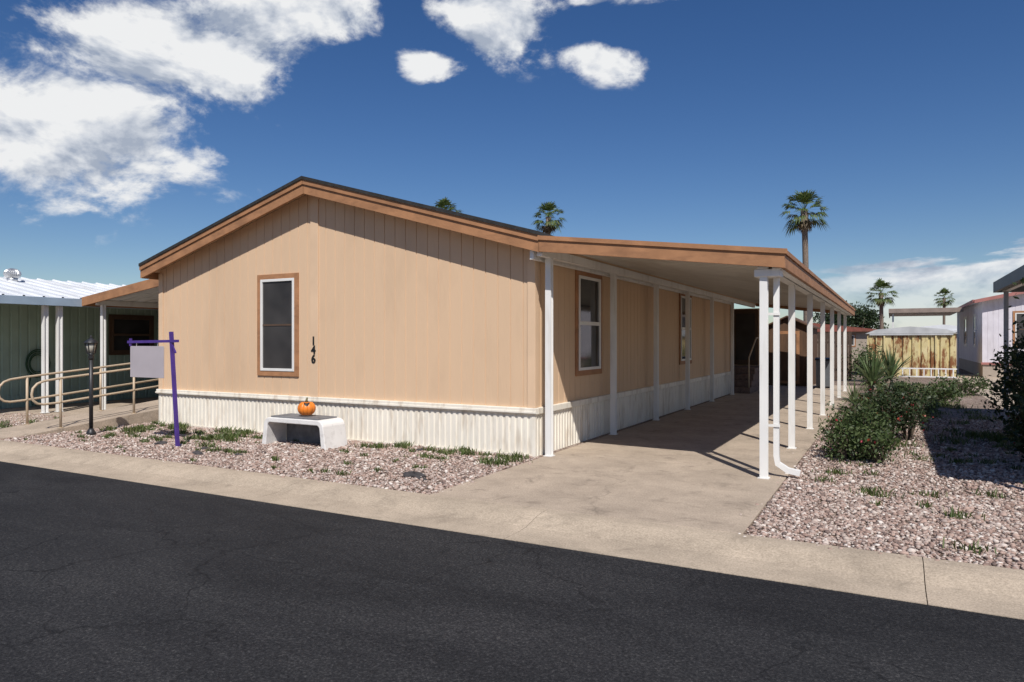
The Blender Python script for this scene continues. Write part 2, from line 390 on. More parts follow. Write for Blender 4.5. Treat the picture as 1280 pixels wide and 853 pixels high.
for i, ch in enumerate('146'):
    cu = bpy.data.curves.new('digit', 'FONT'); cu.body = ch; cu.size = .19; cu.extrude = .004; cu.offset = .006
    cu.materials.append(M['black']); o = bpy.data.objects.new('house_number_digit_%d' % (i+1), cu); col.objects.link(o)
    o.rotation_euler = (math.radians(90), 0, 0); o.location = Vector((XM-.08, YF-.028, 1.54-.15*i))-H.loc; o.parent = H.e
# ------------------------------------------------------------------ carport
C = Thing('carport', (-2.7, 16, 0))
zc = lambda x: 3.0-.1205*(x+4.13)
xa, xb = ER+.001, -1.06
C.prism('front_fascia', 'Y', [(xa, zc(xa)-.005), (xb, zc(xb)-.005), (xb, zc(xb)-.205), (xa, zc(xa)-.205)], 8.35, 8.395, 'brown', .003)
C.prism('front_fascia_cap', 'Y', [(xa, zc(xa)), (xb+.03, zc(xb)), (xb+.03, zc(xb)-.05), (xa, zc(xa)-.05)], 8.33, 8.349, 'brown', .003)
C.box('side_fascia', xb-.04, xb, 8.396, 25.2, zc(xb)-.205, zc(xb)-.005, 'brown', .003)
C.box('side_fascia_cap', xb+.001, xb+.02, 8.351, 25.2, zc(xb)-.055, zc(xb), 'brown', .003)
C.prism('rear_fascia', 'Y', [(xa, zc(xa)-.005), (xb, zc(xb)-.005), (xb, zc(xb)-.205), (xa, zc(xa)-.205)], 25.201, 25.24, 'brown')
v = []; y = 8.40; prof = []
while y < 25.1:
    prof += [(y, -.10), (y+.24, -.10), (y+.252, -.045), (y+.288, -.045)]; y += .30
for (yy, o) in prof: v += [(xa-.03, yy, zc(xa)+o), (xb-.042, yy, zc(xb)+o)]
C.mesh('roof_pans', v, [(2*i, 2*i+1, 2*i+3, 2*i+2) for i in range(len(prof)-1)], 'pan')
C.prism('roof_top_sheet', 'Y', [(xa-.02, zc(xa)-.01), (xb-.042, zc(xb)-.01), (xb-.042, zc(xb)-.03), (xa-.02, zc(xa)-.03)], 8.40, 25.19, 'metalroof')
C.box('inner_beam', -4.19, -4.11, 8.42, 25.0, 2.74, 2.86, 'white', .004)
C.box('wall_hanger_rail', -4.30, -4.24, 8.42, 21.9, 2.70, 2.84, 'white', .004)
C.box('outer_beam', -1.36, -1.24, 8.42, 25.1, 2.43, 2.53, 'white', .004)
C.box('outer_gutter', -1.20, -1.105, 8.42, 25.1, 2.42, 2.50, 'white', .004)
def channel_post(P, n, x, y, z1, w=.085):
    h = w/2
    pts = [(-h, -h), (h, -h), (h, -h*.55), (h*.45, -h*.4), (h*.45, h*.4), (h, h*.55), (h, h), (-h, h), (-h, h*.55), (-h*.45, h*.4), (-h*.45, -h*.4), (-h, -h*.55)]
    P.prism(n, 'Z', [(x+a, y+b) for a, b in pts], .016, z1, 'white')
    P.box(n+'_foot', x-h-.02, x+h+.02, y-h-.02, y+h+.02, .0165, .026, 'white')
PY = [8.72, 11.25, 13.7, 16.15, 18.65, 21.3]
for i, y in enumerate(PY): channel_post(C, 'inner_post_%d' % i, -4.15, y, 2.74)
for i, y in enumerate([8.5, 11.05, 13.65, 16.3, 18.95, 21.6, 24.4]): channel_post(C, 'outer_post_%d' % i, -1.30, y, 2.43)
C.tube('downspout', [(-1.185, 8.66, 2.43), (-1.185, 8.66, 2.0), (-1.185, 8.66, .26), (-1.17, 8.66, .17), (-1.06, 8.66, .10), (-.93, 8.67, .075)], .044, 'white', 4)
for i, z in enumerate((1.9, .6)): C.box('spout_strap_%d' % i, -1.31, -1.14, 8.615, 8.625, z, z+.03, 'white')
C.box('post_bracket', -1.40, -1.12, 8.44, 8.72, 2.34, 2.425, 'white', .006)
t = Thing('entry_steps', (-4.7, 22, 0))
for i in range(4): t.box('step_%d' % i, -4.95, -3.75, 21.9+i*.28, 23.6, .016+i*.185, .016+(i+1)*.185-.003, 'brick', .01)
t.box('landing', -5.35, -3.75, 23.61, 25, .016, .76, 'brick')
t.tube('handrail', [(-3.78, 21.9, .2), (-3.78, 21.9, 1.1), (-3.78, 23.2, 1.7), (-3.78, 25, 1.7), (-3.78, 25, .7)], .022, 'rail')
t = Thing('wooden_shed', (-3.1, 27, 0))
t.ribbed('front', (-4.0, 26.4, 0), (-2.5, 26.4, 0), 0, lambda u: 2.1+.35*(1-abs(u-.75)/.75), .15, .01, .008, 'woodbrown', (0, -1, 0))
t.ribbed('side', (-2.5, 26.4, 0), (-2.5, 29, 0), 0, 2.1, .15, .01, .008, 'woodbrown', (1, 0, 0))
t.box('side_far', -4.0, -3.98, 26.42, 29, 0, 2.1, 'woodbrown'); t.box('back', -3.97, -2.52, 28.96, 29, 0, 2.1, 'woodbrown')
t.prism('roof_a', 'Y', [(-3.25, 2.5), (-4.1, 2.1), (-4.1, 2.05), (-3.25, 2.45)], 26.25, 29.1, 'woodbrown')
t.prism('roof_b', 'Y', [(-3.25, 2.5), (-2.4, 2.1), (-2.4, 2.05), (-3.25, 2.45)], 26.25, 29.1, 'woodbrown')
t.box('door', -3.65, -2.85, 26.37, 26.398, .1, 1.95, 'brown', .004)
t.box('door_panel', -3.55, -2.95, 26.35, 26.369, .2, 1.85, 'woodbrown')
t = Thing('wooden_fence', (-4, 31, 0))
for i in range(56): t.box('board_%d' % i, -8.4+i*.125, -8.285+i*.125, 31, 31.02, .03, 1.92+.03*((i*7) % 3), 'fencewood')
for i, z in enumerate((.4, 1.5)): t.box('rail_%d' % i, -8.4, -1.4, 31.021, 31.06, z, z+.09, 'fencewood')
t = Thing('waste_bin', (-2.0, 25.9, 0))
t.prism('body', 'X', [(25.65, .06), (26.15, .06), (26.22, .95), (25.58, .95)], -2.25, -1.75, 'greyfascia', .02)
t.prism('lid', 'X', [(25.55, .955), (26.26, .955), (26.24, 1.0), (25.9, 1.04), (25.56, 1.0)], -2.28, -1.72, 'dark', .01)
for i, x in enumerate((-2.22, -1.82)): t.tube('wheel_%d' % i, [(x, 26.2, .1), (x+.05, 26.2, .1)], .1, 'dark', 12)
# ------------------------------------------------------------------ left awning of the house
A = Thing('side_awning', (-14, 12, 0))
za = lambda x: 3.06-.128*(EL-x)
x0, x1 = -16.25, EL-.03
A.prism('front_fascia', 'Y', [(x1, za(x1)), (x0, za(x0)), (x0, za(x0)-.19), (x1, za(x1)-.19)], 9.35, 9.39, 'brown', .003)
A.box('side_fascia', x0, x0+.04, 9.391, 21, za(x0)-.19, za(x0)-.003, 'brown')
v = []; y = 9.4; prof = []
while y < 21: prof += [(y, -.11), (y+.24, -.11), (y+.252, -.05), (y+.288, -.05)]; y += .3
for yy, o in prof: v += [(x0+.045, yy, za(x0)+o), (x1, yy, za(x1)+o)]
A.mesh('roof_pans', v, [(2*i, 2*i+1, 2*i+3, 2*i+2) for i in range(len(prof)-1)], 'metalroof')
A.prism('roof_top_sheet', 'Y', [(x1, za(x1)-.01), (x0+.05, za(x0)-.01), (x0+.05, za(x0)-.03), (x1, za(x1)-.03)], 9.4, 20.9, 'metalroof')
A.box('beam', -15.9, -15.8, 9.45, 20.9, za(-15.85)-.23, za(-15.85)-.115, 'white')
for i, y in enumerate([9.6, 12.6, 15.6, 18.6]): channel_post(A, 'post_%d' % i, -15.85, y, za(-15.85)-.23)
# ------------------------------------------------------------------ wheelchair ramp
R = Thing('wheelchair_ramp', (-13.3, 9, 0))
rz = lambda y: .02+.095*max(0, min(y, 13.)-6.4)
R.prism('ramp_slab', 'X', [(5.96, -.02), (5.96, .018), (6.4, .02), (13, rz(13)), (16, rz(13)), (16, -.02)], -13.95, -12.72, 'drive')
for k, xx in enumerate((-12.80, -13.87)):
    def rp(y, h): return (xx, y, rz(y)+h)
    loop = [rp(13, .45), rp(6.95, .45), rp(6.72, .46), rp(6.62, .49), rp(6.55, .56), rp(6.53, .66), rp(6.55, .76), rp(6.62, .83), rp(6.72, .86), rp(6.95, .87), rp(13, .87), rp(15.8, .87)]
    R.tube('handrail_%d' % k, loop, .021, 'rail')
    for j, y in enumerate((7.0, 8.35, 9.7, 11.2, 12.9, 15.7)):
        R.tube('rail_post_%d_%d' % (k, j), [rp(y, -.02), rp(y, .87)], .021, 'rail')
        R.tube('rail_foot_%d_%d' % (k, j), [rp(y, 0.0), rp(y, .012)], .05, 'rail')
# ------------------------------------------------------------------ left neighbour
G = Thing('green_mobile_home', (-21, 15, 0))
G.ribbed('side_wall', (-18.5, 7.2, 0), (-18.5, 24, 0), .3, 2.75, .2, .06, .02, 'greenwall', (1, 0, 0), .015)
G.ribbed('skirting', (-18.48, 7.2, 0), (-18.48, 24, 0), 0, .3, .1, .05, .015, 'greenwall', (1, 0, 0), .008)
G.ribbed('front_wall', (-27, 7.2, 0), (-18.5, 7.2, 0), 0, 2.75, .2, .06, .02, 'greenwall', (0, -1, 0), .015)
G.box('back_wall', -27, -18.5, 24, 24.05, 0, 2.75, 'greenwall')
G.prism('gable_infill', 'Y', [(-27, 2.75), (-18.5, 2.75), (-20.5, 3.2), (-25, 3.2)], 7.21, 24, 'greenwall')
window_side(G, 11.35, 12.65, 1.22, 2.32, -18.5, 'window', trim='brownframe', frame='brownframe')
gz = lambda x: 2.52+.176*(-16.3-x)
v = []; prof = []; y = 6.6
while y < 24: prof += [(y, 0), (y+.33, 0), (y+.345, .035), (y+.385, .035)]; y += .4
for yy, o in prof: v += [(-16.3, yy, gz(-16.3)+.03+o), (-20.4, yy, gz(-20.4)+.03+o)]
G.mesh('porch_metal_roof', v, [(2*i, 2*i+1, 2*i+3, 2*i+2) for i in range(len(prof)-1)], 'metalroof')
G.prism('roof_slab', 'Y', [(-16.3, gz(-16.3)), (-20.4, gz(-20.4)), (-20.4, gz(-20.4)-.05), (-16.3, gz(-16.3)-.05)], 6.6, 24, 'pan')
G.prism('roof_far', 'Y', [(-20.41, gz(-20.4)+.03), (-24.5, gz(-20.4)+.03), (-27.3, 2.7), (-27.3, 2.65), (-20.41, gz(-20.4)-.05)], 6.6, 24, 'metalroof')
G.box('eave_fascia', -16.3, -16.25, 6.55, 24, 2.38, 2.56, 'bluefascia', .006)
G.box('front_fascia', -27.3, -16.302, 6.55, 6.598, 2.40, 2.56, 'bluefascia')
for i, (x, y) in enumerate([(-16.42, 8.65), (-16.42, 8.95), (-16.42, 12.0), (-16.42, 15), (-16.42, 6.9)]): channel_post(G, 'post_%d' % i, x, y, 2.46, .1)
for i in range(4):
    r0 = .17+.035*i; pts = [(-18.45+.02*(i % 2), 9.55+r0*math.cos(a), 1.05+r0*1.25*math.sin(a)) for a in np.linspace(0, 6.283, 25)]
    G.tube('hose_coil_%d' % i, pts, .013, 'hose', 6)
G.tube('hose_drop', [(-18.42, 9.4, .8), (-18.4, 9.3, .4), (-18.3, 9.35, .05), (-18.0, 9.6, .03), (-17.6, 9.3, .03)], .013, 'hose', 6)
vx, vy, vz = -19.4, 9.45, gz(-19.4)+.02
G.tube('vent_pipe', [(vx, vy, vz), (vx, vy, vz+.1)], .12, 'galv', 14)
vv = []; ff = []
for i in range(48):
    a = i/48*6.283; k = 1 if i % 2 else .86
    for j in range(7):
        ph = math.radians(-50+j*23); tw = a+.06*j; vv.append((vx+.19*k*math.cos(ph)*math.cos(tw), vy+.19*k*math.cos(ph)*math.sin(tw), vz+.2+.14*math.sin(ph)))
for i in range(48):
    for j in range(6):
        n = ((i+1) % 48)*7; ff.append((i*7+j, i*7+j+1, n+j+1, n+j))
G.mesh('turbine_vent', vv, ff, 'galv')
sheet('neighbour_driveway', -18.3, -14.9, 5.96, 22, .006, 'drive')
# ------------------------------------------------------------------ real-estate sign
T = Thing('yard_sign', (-9.5, 6.85, 0))
def beam(P, n, a, b, w, m): P.tube(n, [a, b], w*.72, m, 4)
beam(T, 'post', (-9.44, 6.85, 0), (-9.62, 6.87, 1.74), .045, 'purple')
beam(T, 'arm', (-10.66, 6.86, 1.585), (-9.45, 6.86, 1.60), .04, 'purple')
beam(T, 'brace', (-9.62, 6.86, 1.60), (-9.50, 6.86, 1.42), .02, 'purple')
beam(T, 'arm_tip', (-10.6, 6.86, 1.52), (-10.6, 6.86, 1.64), .03, 'purple')
T.box('sign_panel', -10.60, -9.78, 6.852, 6.868, 1.03, 1.52, 'signface', .004)
for i, x in enumerate((-10.45, -9.93)): T.tube('hook_%d' % i, [(x, 6.86, 1.51), (x, 6.86, 1.58)], .006, 'galv', 5)
# ------------------------------------------------------------------ lamp post
P = Thing('lamp_post', (-11.93, 7.02, 0)); lx, ly = -11.93, 7.02
P.tube('base', [(lx, ly, 0), (lx, ly, .05), (lx, ly, .09), (lx, ly, .12)], [.075, .075, .05, .036], 'dark', 14)
P.tube('pole', [(lx, ly, .1), (lx, ly, 1.30)], .032, 'dark', 12)
P.tube('collar', [(lx, ly, 1.28), (lx, ly, 1.32), (lx, ly, 1.36), (lx, ly, 1.39)], [.034, .05, .036, .06], 'dark', 12)
P.tube('lantern_glass', [(lx, ly, 1.395), (lx, ly, 1.56)], [.055, .085], 'lampglass', 6)
for k in range(6):
    a = k*math.pi/3; P.tube('lantern_bar_%d' % k, [(lx+.058*math.cos(a), ly+.058*math.sin(a), 1.39), (lx+.09*math.cos(a), ly+.09*math.sin(a), 1.565)], .009, 'dark', 5)
P.tube('lantern_roof', [(lx, ly, 1.562), (lx, ly, 1.58), (lx, ly, 1.64), (lx, ly, 1.66)], [.115, .11, .03, .015], 'dark', 6)
P.tube('finial', [(lx, ly, 1.655), (lx, ly, 1.675), (lx, ly, 1.70)], [.012, .02, .003], 'dark', 8)
# ------------------------------------------------------------------ bench
B = Thing('garden_bench', (-7.9, 7.9, 0))
def ushape(off):
    pts = []; x0, x1, z1, r = -8.52+off, -7.30-off, .43-off, .12-off*.8
    pts.append((x0-.05+off*.2, 0))
    for k in range(7): a = math.pi-k*math.pi/12; pts.append((x0+r+r*math.cos(a), z1-r+r*math.sin(a)))
    for k in range(7): a = math.pi/2-k*math.pi/12; pts.append((x1-r+r*math.cos(a), z1-r+r*math.sin(a)))
    pts.append((x1+.05-off*.2, 0)); return pts
o_, i_ = ushape(0), ushape(.075); n = len(o_)
vv = []; ff = []
for yy in (7.66, 8.14):
    vv += [(p[0], yy, p[1]) for p in o_] + [(p[0], yy, p[1]) for p in i_]
for k in range(n-1):
    ff += [(k, k+1, n+k+1, n+k), (2*n+k, 3*n+k, 3*n+k+1, 2*n+k+1), (k, 2*n+k, 2*n+k+1, k+1), (n+k, n+k+1, 3*n+k+1, 3*n+k)]
ff += [(0, n, 3*n, 2*n), (n-1, 3*n-1, 4*n-1, 2*n-1)]
B.mesh('curved_slab', vv, ff, 'benchm', bevel=.012)
B.box('seat_pad', -8.40, -7.44, 7.69, 8.11, .431, .452, 'benchtop_shade', .006)
B.prism('under_seat_shade', 'Y', [(-8.45, .02), (-8.44, .34), (-7.38, .34), (-7.37, .02)], 8.06, 8.10, 'benchtop_shade')  # added dark sheet, stands in for the shade between the legs
# ------------------------------------------------------------------ pumpkin
K = Thing('jack_o_lantern', (-7.86, 7.9, .45)); cx, cy, cz, R0 = -7.86, 7.9, .57, .135
nu, nv = 120, 64; vv = []; ff = []; mi = []
for j in range(nv+1):
    ph = -math.pi/2+math.pi*j/nv
    for i in range(nu):
        a = 2*math.pi*i/nu; rr = R0*(1-.07*(1-abs(math.sin(a*5)))**2)
        dip = 1-.35*max(0, abs(math.sin(ph))-.8)/.2*.5
        vv.append((cx+rr*math.cos(ph)*math.cos(a), cy+rr*math.cos(ph)*math.sin(a), cz+rr*.88*math.sin(ph)*dip))
ca = math.atan2(-7.9, 7.86)
for j in range(nv):
    for i in range(nu):
        ff.append((j*nu+i, j*nu+(i+1) % nu, (j+1)*nu+(i+1) % nu, (j+1)*nu+i))
        a = 2*math.pi*(i+.5)/nu; ph = -math.pi/2+math.pi*(j+.5)/nu
        h = math.sin((a-ca))*math.cos(ph); front = math.cos(a-ca) > 0; w = math.sin(ph); k = 0
        if front:
            for sx in (-.36, .36):
                if .10 < w < .55 and abs(h-sx) < (.55-w)*.6: k = 1
            if -.10 < w < .08 and abs(h) < (.1-w)*.5: k = 1
            q = -.30+.5*h*h
            if abs(h) < .66 and q-.2*(1-abs(h)/.66)-.03 < w < q+.05 and not (int((h+1)*9) % 3 == 0 and w > q-.02): k = 1
        mi.append(k)
o = K.mesh('pumpkin_body', vv, ff, ['pumpkin', 'black'], smooth=True); o.data.polygons.foreach_set('material_index', mi)
K.tube('stem', [(cx, cy, cz+.10), (cx, cy, cz+.13), (cx+.015, cy, cz+.165)], [.026, .016, .013], 'stem', 7)
# ------------------------------------------------------------------ right neighbour carport
Q = Thing('neighbour_carport', (3.5, 13, 0))
Q.box('roof_sheet', 1.94, 5.3, 7.75, 17.8, 2.74, 2.80, 'metalroof'); Q.box('side_fascia', 1.88, 1.935, 7.70, 17.85, 2.62, 2.84, 'greyfascia', .006)
Q.box('front_fascia', 1.94, 5.3, 7.70, 7.745, 2.62, 2.84, 'greyfascia'); Q.box('rear_fascia', 1.94, 5.3, 17.805, 17.85, 2.62, 2.84, 'greyfascia')
Q.box('beam', 2.02, 2.12, 7.8, 17.7, 2.62, 2.735, 'white')
for i, y in enumerate((8.0, 11.2, 14.4, 17.55)): Q.box('post_%d' % i, 2.03, 2.11, y-.04, y+.04, 0, 2.62, 'greypost', .006)
for i, y in enumerate((8.0, 11.2, 14.4, 17.55)): Q.box('far_post_%d' % i, 5.15, 5.23, y-.04, y+.04, 0, 2.735, 'greypost', .006)
sheet('neighbour_patio', 2.3, 5.4, 8, 40, .006, 'drive')
W = Thing('pale_mobile_home', (8, 43, 0))
W.ribbed('front_wall', (3.5, 37, 0), (12, 37, 0), .6, lambda u: 3.35+.9*(1-abs(u-4.25)/4.25), .2, .02, .01, 'lilac', (0, -1, 0))
W.ribbed('side_wall', (3.5, 50, 0), (3.5, 37, 0), .6, 3.35, .2, .02, .01, 'lilac', (-1, 0, 0))
W.box('skirting', 3.52, 12, 37.02, 50, 0, .6, 'beige'); W.box('base_band', 3.46, 12, 36.96, 37.0, .56, .66, 'pinktrim')
W.prism('roof_l', 'Y', [(7.75, 4.35), (3.2, 3.40), (3.2, 3.3), (7.75, 4.25)], 36.7, 50.3, 'metalroof')
W.prism('roof_r', 'Y', [(7.75, 4.35), (12.3, 3.40), (12.3, 3.3), (7.75, 4.25)], 36.7, 50.3, 'metalroof')
W.prism('rake_trim', 'Y', [(7.75, 4.36), (3.18, 3.41), (3.18, 3.26), (7.75, 4.21)], 36.62, 36.69, 'pinktrim')
W.box('eave_trim', 3.12, 3.18, 36.7, 50.3, 3.28, 3.42, 'pinktrim')
window_side(W, 44, 45.6, 1.3, 2.9, 3.5, 'side_window', sgn=-1, trim='winframe')
window_side(W, 39.5, 40.6, 1.3, 2.9, 3.5, 'side_window_b', sgn=-1, trim='winframe')
window_front(W, 4.6, 6.0, 1.3, 2.9, 37, 'front_window')
Z = Thing('flat_canopy', (1.4, 45, 0))
Z.box('roof', -.1, 3.1, 41, 50, 3.14, 3.22, 'pan'); Z.box('fascia_front', -.15, 3.1, 40.94, 40.99, 3.04, 3.26, 'taupe'); Z.box('fascia_side', -.15, -.102, 41, 50, 3.04, 3.26, 'taupe')
for i, (x, y) in enumerate([(.05, 41.3), (2.9, 41.3), (.05, 49.8)]): Z.box('post_%d' % i, x-.04, x+.04, y-.04, y+.04, 0, 3.14, 'white')
D = Thing('metal_garden_shed', (.8, 37.5, 0))
D.ribbed('front', (-1.0, 36.0, 0), (2.45, 36.0, 0), 0, 1.95, .36, .12, .06, 'rust', (0, -1, 0), .03)
D.ribbed('side', (-1.0, 39, 0), (-1.0, 36, 0), 0, 1.95, .36, .12, .06, 'rust', (-1, 0, 0), .03)
D.box('far_side', 2.44, 2.46, 36.02, 39, 0, 1.95, 'rust'); D.box('back', -.98, 2.42, 38.98, 39, 0, 1.95, 'rust')
D.prism('gambrel_roof', 'Y', [(-1.08, 1.93), (2.53, 1.93), (2.1, 2.12), (.72, 2.25), (-.65, 2.12)], 35.93, 39.05, 'shedroof')
D.box('door_track', -.9, 2.35, 35.92, 35.96, 1.86, 1.92, 'shedroof')
for i, x in enumerate((-.3, 1.7)): D.box('door_edge_%d' % i, x-.03, x+.03, 35.94, 35.97, .03, 1.85, 'rust')
E = Thing('ladder', (1.2, 34, 0))
for i, z in enumerate((.08, .42)): E.box('rail_%d' % i, .25, 2.35, 33.97, 34.01, z, z+.05, 'white')
for i in range(8): E.box('rung_%d' % i, .38+i*.26, .42+i*.26, 33.975, 34.005, .131, .419, 'white')
def far_home(x0, x1, y0, y1, h, wall, roof):
    t = Thing('mobile_home', ((x0+x1)/2, (y0+y1)/2, 0)); xm = (x0+x1)/2
    t.box('walls', x0, x1, y0, y1, 0, h, wall); t.prism('roof', 'Y', [(x0-.3, h), (x1+.3, h), (xm, h+.5)], y0-.3, y1+.3, roof)
    t.box('fascia', x0-.32, x1+.32, y0-.36, y0-.31, h-.15, h+.02, roof)
    window_front(t, x0+1, x0+2.2, 1.2, 2.1, y0, 'window'); window_front(t, x1-2.2, x1-1, 1.2, 2.1, y0, 'window_b')
far_home(-9, -1.2, 54, 68, 2.4, 'beige', 'red')
far_home(-.4, 8, 70, 84, 2.5, 'beige', 'metalroof')
far_home(14, 22, 60, 74, 2.8, 'beige', 'shingle')
far_home(-42, -33, 10, 26, 2.7, 'beige', 'metalroof')
far_home(-30, -20, 40, 56, 2.7, 'lilac', 'shingle')
# ------------------------------------------------------------------ palms
def palm(x, y, h, R, seed, nf=36, dead=14):
    rng = random.Random(seed); t = Thing('fan_palm', (x, y, 0))
    lean = rng.uniform(-.02, .02)*h
    pts = [(x+lean*(k/8)**2, y, h*k/8) for k in range(9)]; tr = .11*R
    t.tube('trunk', pts, [tr*1.5, tr*1.15]+[tr]*6+[tr*1.25], 'trunk', 10)
    top = Vector(pts[-1])
    def fan(base, d, length, blen, spread, mat_v, mat_f, droop, nb=11):
        side = d.cross(Vector((0, 0, 1))); side = side.normalized() if side.length > .1 else Vector((1, 0, 0))
        up = side.cross(d).normalized(); end = base+d*length+Vector((0, 0, -droop*length*.3)); w = .012*R
        i0 = len(mat_v); mat_v += [base-side*w, base+side*w, end+side*w, end-side*w]; mat_f.append((i0, i0+1, i0+2, i0+3))
        for b in range(nb):
            a = spread*(b/(nb-1)-.5); bd = (d*math.cos(a)+side*math.sin(a)).normalized()
            ll = blen*(1-.25*abs(a)/(spread/2))*rng.uniform(.8, 1.15); pw = (side*math.cos(a)-d*math.sin(a))*.034*R
            mid = end+bd*ll*.55+up*(.04*R*(-1)**b*.4); tip = end+bd*ll+Vector((0, 0, -droop*ll*.6))
            i0 = len(mat_v); mat_v += [end, mid-pw, tip, mid+pw]; mat_f.append((i0, i0+1, i0+2, i0+3))
    V, F = [], []
    for i in range(nf):
        az = i*2.39996+rng.uniform(-.3, .3); el = math.radians(82-120*(i/nf)**.9+rng.uniform(-12, 12))
        d = Vector((math.cos(az)*math.cos(el), math.sin(az)*math.cos(el), math.sin(el)))
        fan(top, d, R*rng.uniform(.42, .62), R*.50, 2.3, V, F, .35+.5*(i/nf))
    t.mesh('fronds', V, F, 'palmleaf')
    V, F = [], []
    for i in range(dead):
        az = i*2.39996; el = math.radians(rng.uniform(-80, -50))
        d = Vector((math.cos(az)*math.cos(el), math.sin(az)*math.cos(el), math.sin(el)))
        fan(top-Vector((0, 0, .1*R)), d, R*.35, R*.4, 1.3, V, F, .3, 8)
    t.mesh('dead_fronds', V, F, 'deadleaf')
palm(-5.15, 51.9, 10.6, 1.75, 1)
palm(-28.2, 58.6, 13.1, 1.8, 2)
palm(-36.4, 54.2, 13.3, 1.85, 3)
palm(-.7, 62.3, 5.4, 1.3, 4, 34, 8)
palm(5.9, 106, 7.2, 1.4, 5, 34, 8)
# ------------------------------------------------------------------ trees / bushes
def tree(x, y, h, r, seed, mat='leafdark', n=4000):
    t = Thing('broadleaf_tree', (x, y, 0)); rng = random.Random(seed)
    t.tube('trunk', [(x, y, 0), (x+.05, y, h*.3), (x, y, h*.6)], [.16, .12, .06], 'bark')
    bl = []
    for k in range(9):
        a = rng.uniform(0, 6.28); q = r*rng.uniform(.2, .65); z = h*rng.uniform(.5, .85)
        bl.append((x+q*math.cos(a), y+q*math.sin(a), z, r*.42, r*.42, h*.16)); t.tube('limb_%d' % k, [(x, y, h*.35), (x+q*math.cos(a), y+q*math.sin(a), z)], [.07, .02], 'bark', 6)
    leaves('crown', bl, n, .13, mat, t, seed)
tree(-2.6, 72, 5.2, 2.0, 3); tree(-5.5, 76, 5.4, 2.4, 4); tree(12, 95, 6.5, 3.5, 5); tree(9.2, 66, 4.2, 1.8, 6)
t = Thing('distant_tree_line', (0, 190, 0)); rng = random.Random(9); bl = []
for k in range(110):
    x = -110+k*2.6+rng.uniform(-1.2, 1.2); bl.append((x, 190+rng.uniform(-8, 8), rng.uniform(.8, 2.2), rng.uniform(1.6, 3.2), 2.5, rng.uniform(1.5, 3.0)))
leaves('foliage', bl, 24000, .45, 'leafdark', t, 5)
def bush(name, blobs, n, size, mat, seed, flowers=0, stems=10):
    cx_ = sum(b[0] for b in blobs)/len(blobs); cy_ = sum(b[1] for b in blobs)/len(blobs)
    t = Thing(name, (cx_, cy_, 0)); rng = random.Random(seed)
    V = []; F = []
    for b in blobs:
        for k in range(stems):
            a = rng.uniform(0, 6.28); q = rng.uniform(.2, .95)
            pv, pf = tube_geo([(b[0]+.1*b[3]*math.cos(a), b[1]+.1*b[4]*math.sin(a), 0), (b[0]+.5*q*b[3]*math.cos(a), b[1]+.5*q*b[4]*math.sin(a), b[2]*.7), (b[0]+q*b[3]*math.cos(a), b[1]+q*b[4]*math.sin(a), b[2]+b[5]*.7*rng.uniform(.3, 1))], [.012, .008, .003], 5)
            o0 = len(V); V += pv; F += [tuple(i+o0 for i in f) for f in pf]
    t.mesh('stems', V, F, 'bark')
    leaves('leaves', blobs, n, size, mat, t, seed, .3)
    if flowers: leaves('flowers', [(b[0], b[1], b[2]+.05, b[3], b[4], b[5]) for b in blobs], flowers, .018, 'flower', t, seed+9, .9, 1.3)
    return t
bush('flowering_bush', [(-.55, 10.35, .27, .35, .33, .27), (-.28, 10.5, .36, .34, .32, .32), (-.55, 10.75, .42, .32, .32, .30), (-.15, 10.3, .22, .26, .24, .2)], 5600, .027, 'leaf', 11, 14, 16)
bush('flowering_bush', [(-.10, 12.6, .47, .42, .40, .38), (.22, 12.9, .50, .36, .4, .38), (.02, 13.4, .55, .42, .42, .38), (-.4, 12.3, .30, .26, .3, .28)], 5600, .028, 'leafdark', 12, 80, 16)
bush('dark_shrub', [(1.80, 10.4, .8, .40, .6, .75), (1.92, 11.4, 1.2, .42, .6, .9), (1.82, 11.0, .45, .45, .8, .5), (1.80, 12.6, 1.0, .38, .5, .85), (1.95, 13.6, .8, .45, .6, .8), (1.75, 9.6, .35, .33, .4, .34)], 13000, .042, 'leafdark', 13, 50, 16)
bush('low_shrub', [(-.1, 16.2, .22, .4, .4, .22), (.5, 17.0, .2, .35, .35, .2)], 2000, .035, 'leaf', 14)
bush('low_shrub', [(1.2, 21.5, .25, .5, .5, .25), (.3, 23.5, .2, .4, .4, .2), (2.0, 24.5, .3, .6, .5, .3)], 2400, .045, 'leaf', 15)
bush('rear_shrub', [(-.6, 28.2, .6, .6, .6, .6), (-.9, 31, .7, .7, .7, .7)], 2500, .055, 'leaf', 16)
def spiky(name, x, y, n, ln, seed, z0=.2, mat='yucca', w=.03, elmin=10):
    rng = random.Random(seed); t = Thing(name, (x, y, 0)); V = []; F = []
    t.tube('trunk', [(x, y, 0), (x, y, z0)], [.12, .1], 'trunk')
    for i in range(n):
        az = i*2.4; el = math.radians(rng.uniform(elmin, 85)); d = Vector((math.cos(az)*math.cos(el), math.sin(az)*math.cos(el), math.sin(el))); l = ln*rng.uniform(.7, 1.1)
        s = d.cross(Vector((0, 0, 1))).normalized()*w; b = Vector((x, y, z0)); m = b+d*l*.5; e = b+d*l+Vector((0, 0, -.22*l*math.cos(el)))
        i0 = len(V); V += [b-s*.6, b+s*.6, m+s, e, m-s]; F += [(i0, i0+1, i0+2, i0+4), (i0+4, i0+2, i0+3)]
    t.mesh('leaves', V, F, mat)
spiky('yucca_plant', -.45, 20.5, 70, 1.1, 1, .45, w=.028)
spiky('yucca_plant', -.05, 22.8, 60, 1.1, 2, .5, w=.028)
spiky('yucca_plant', -.75, 17.8, 40, .6, 5, .15, w=.02)
rng = np.random.default_rng(21)
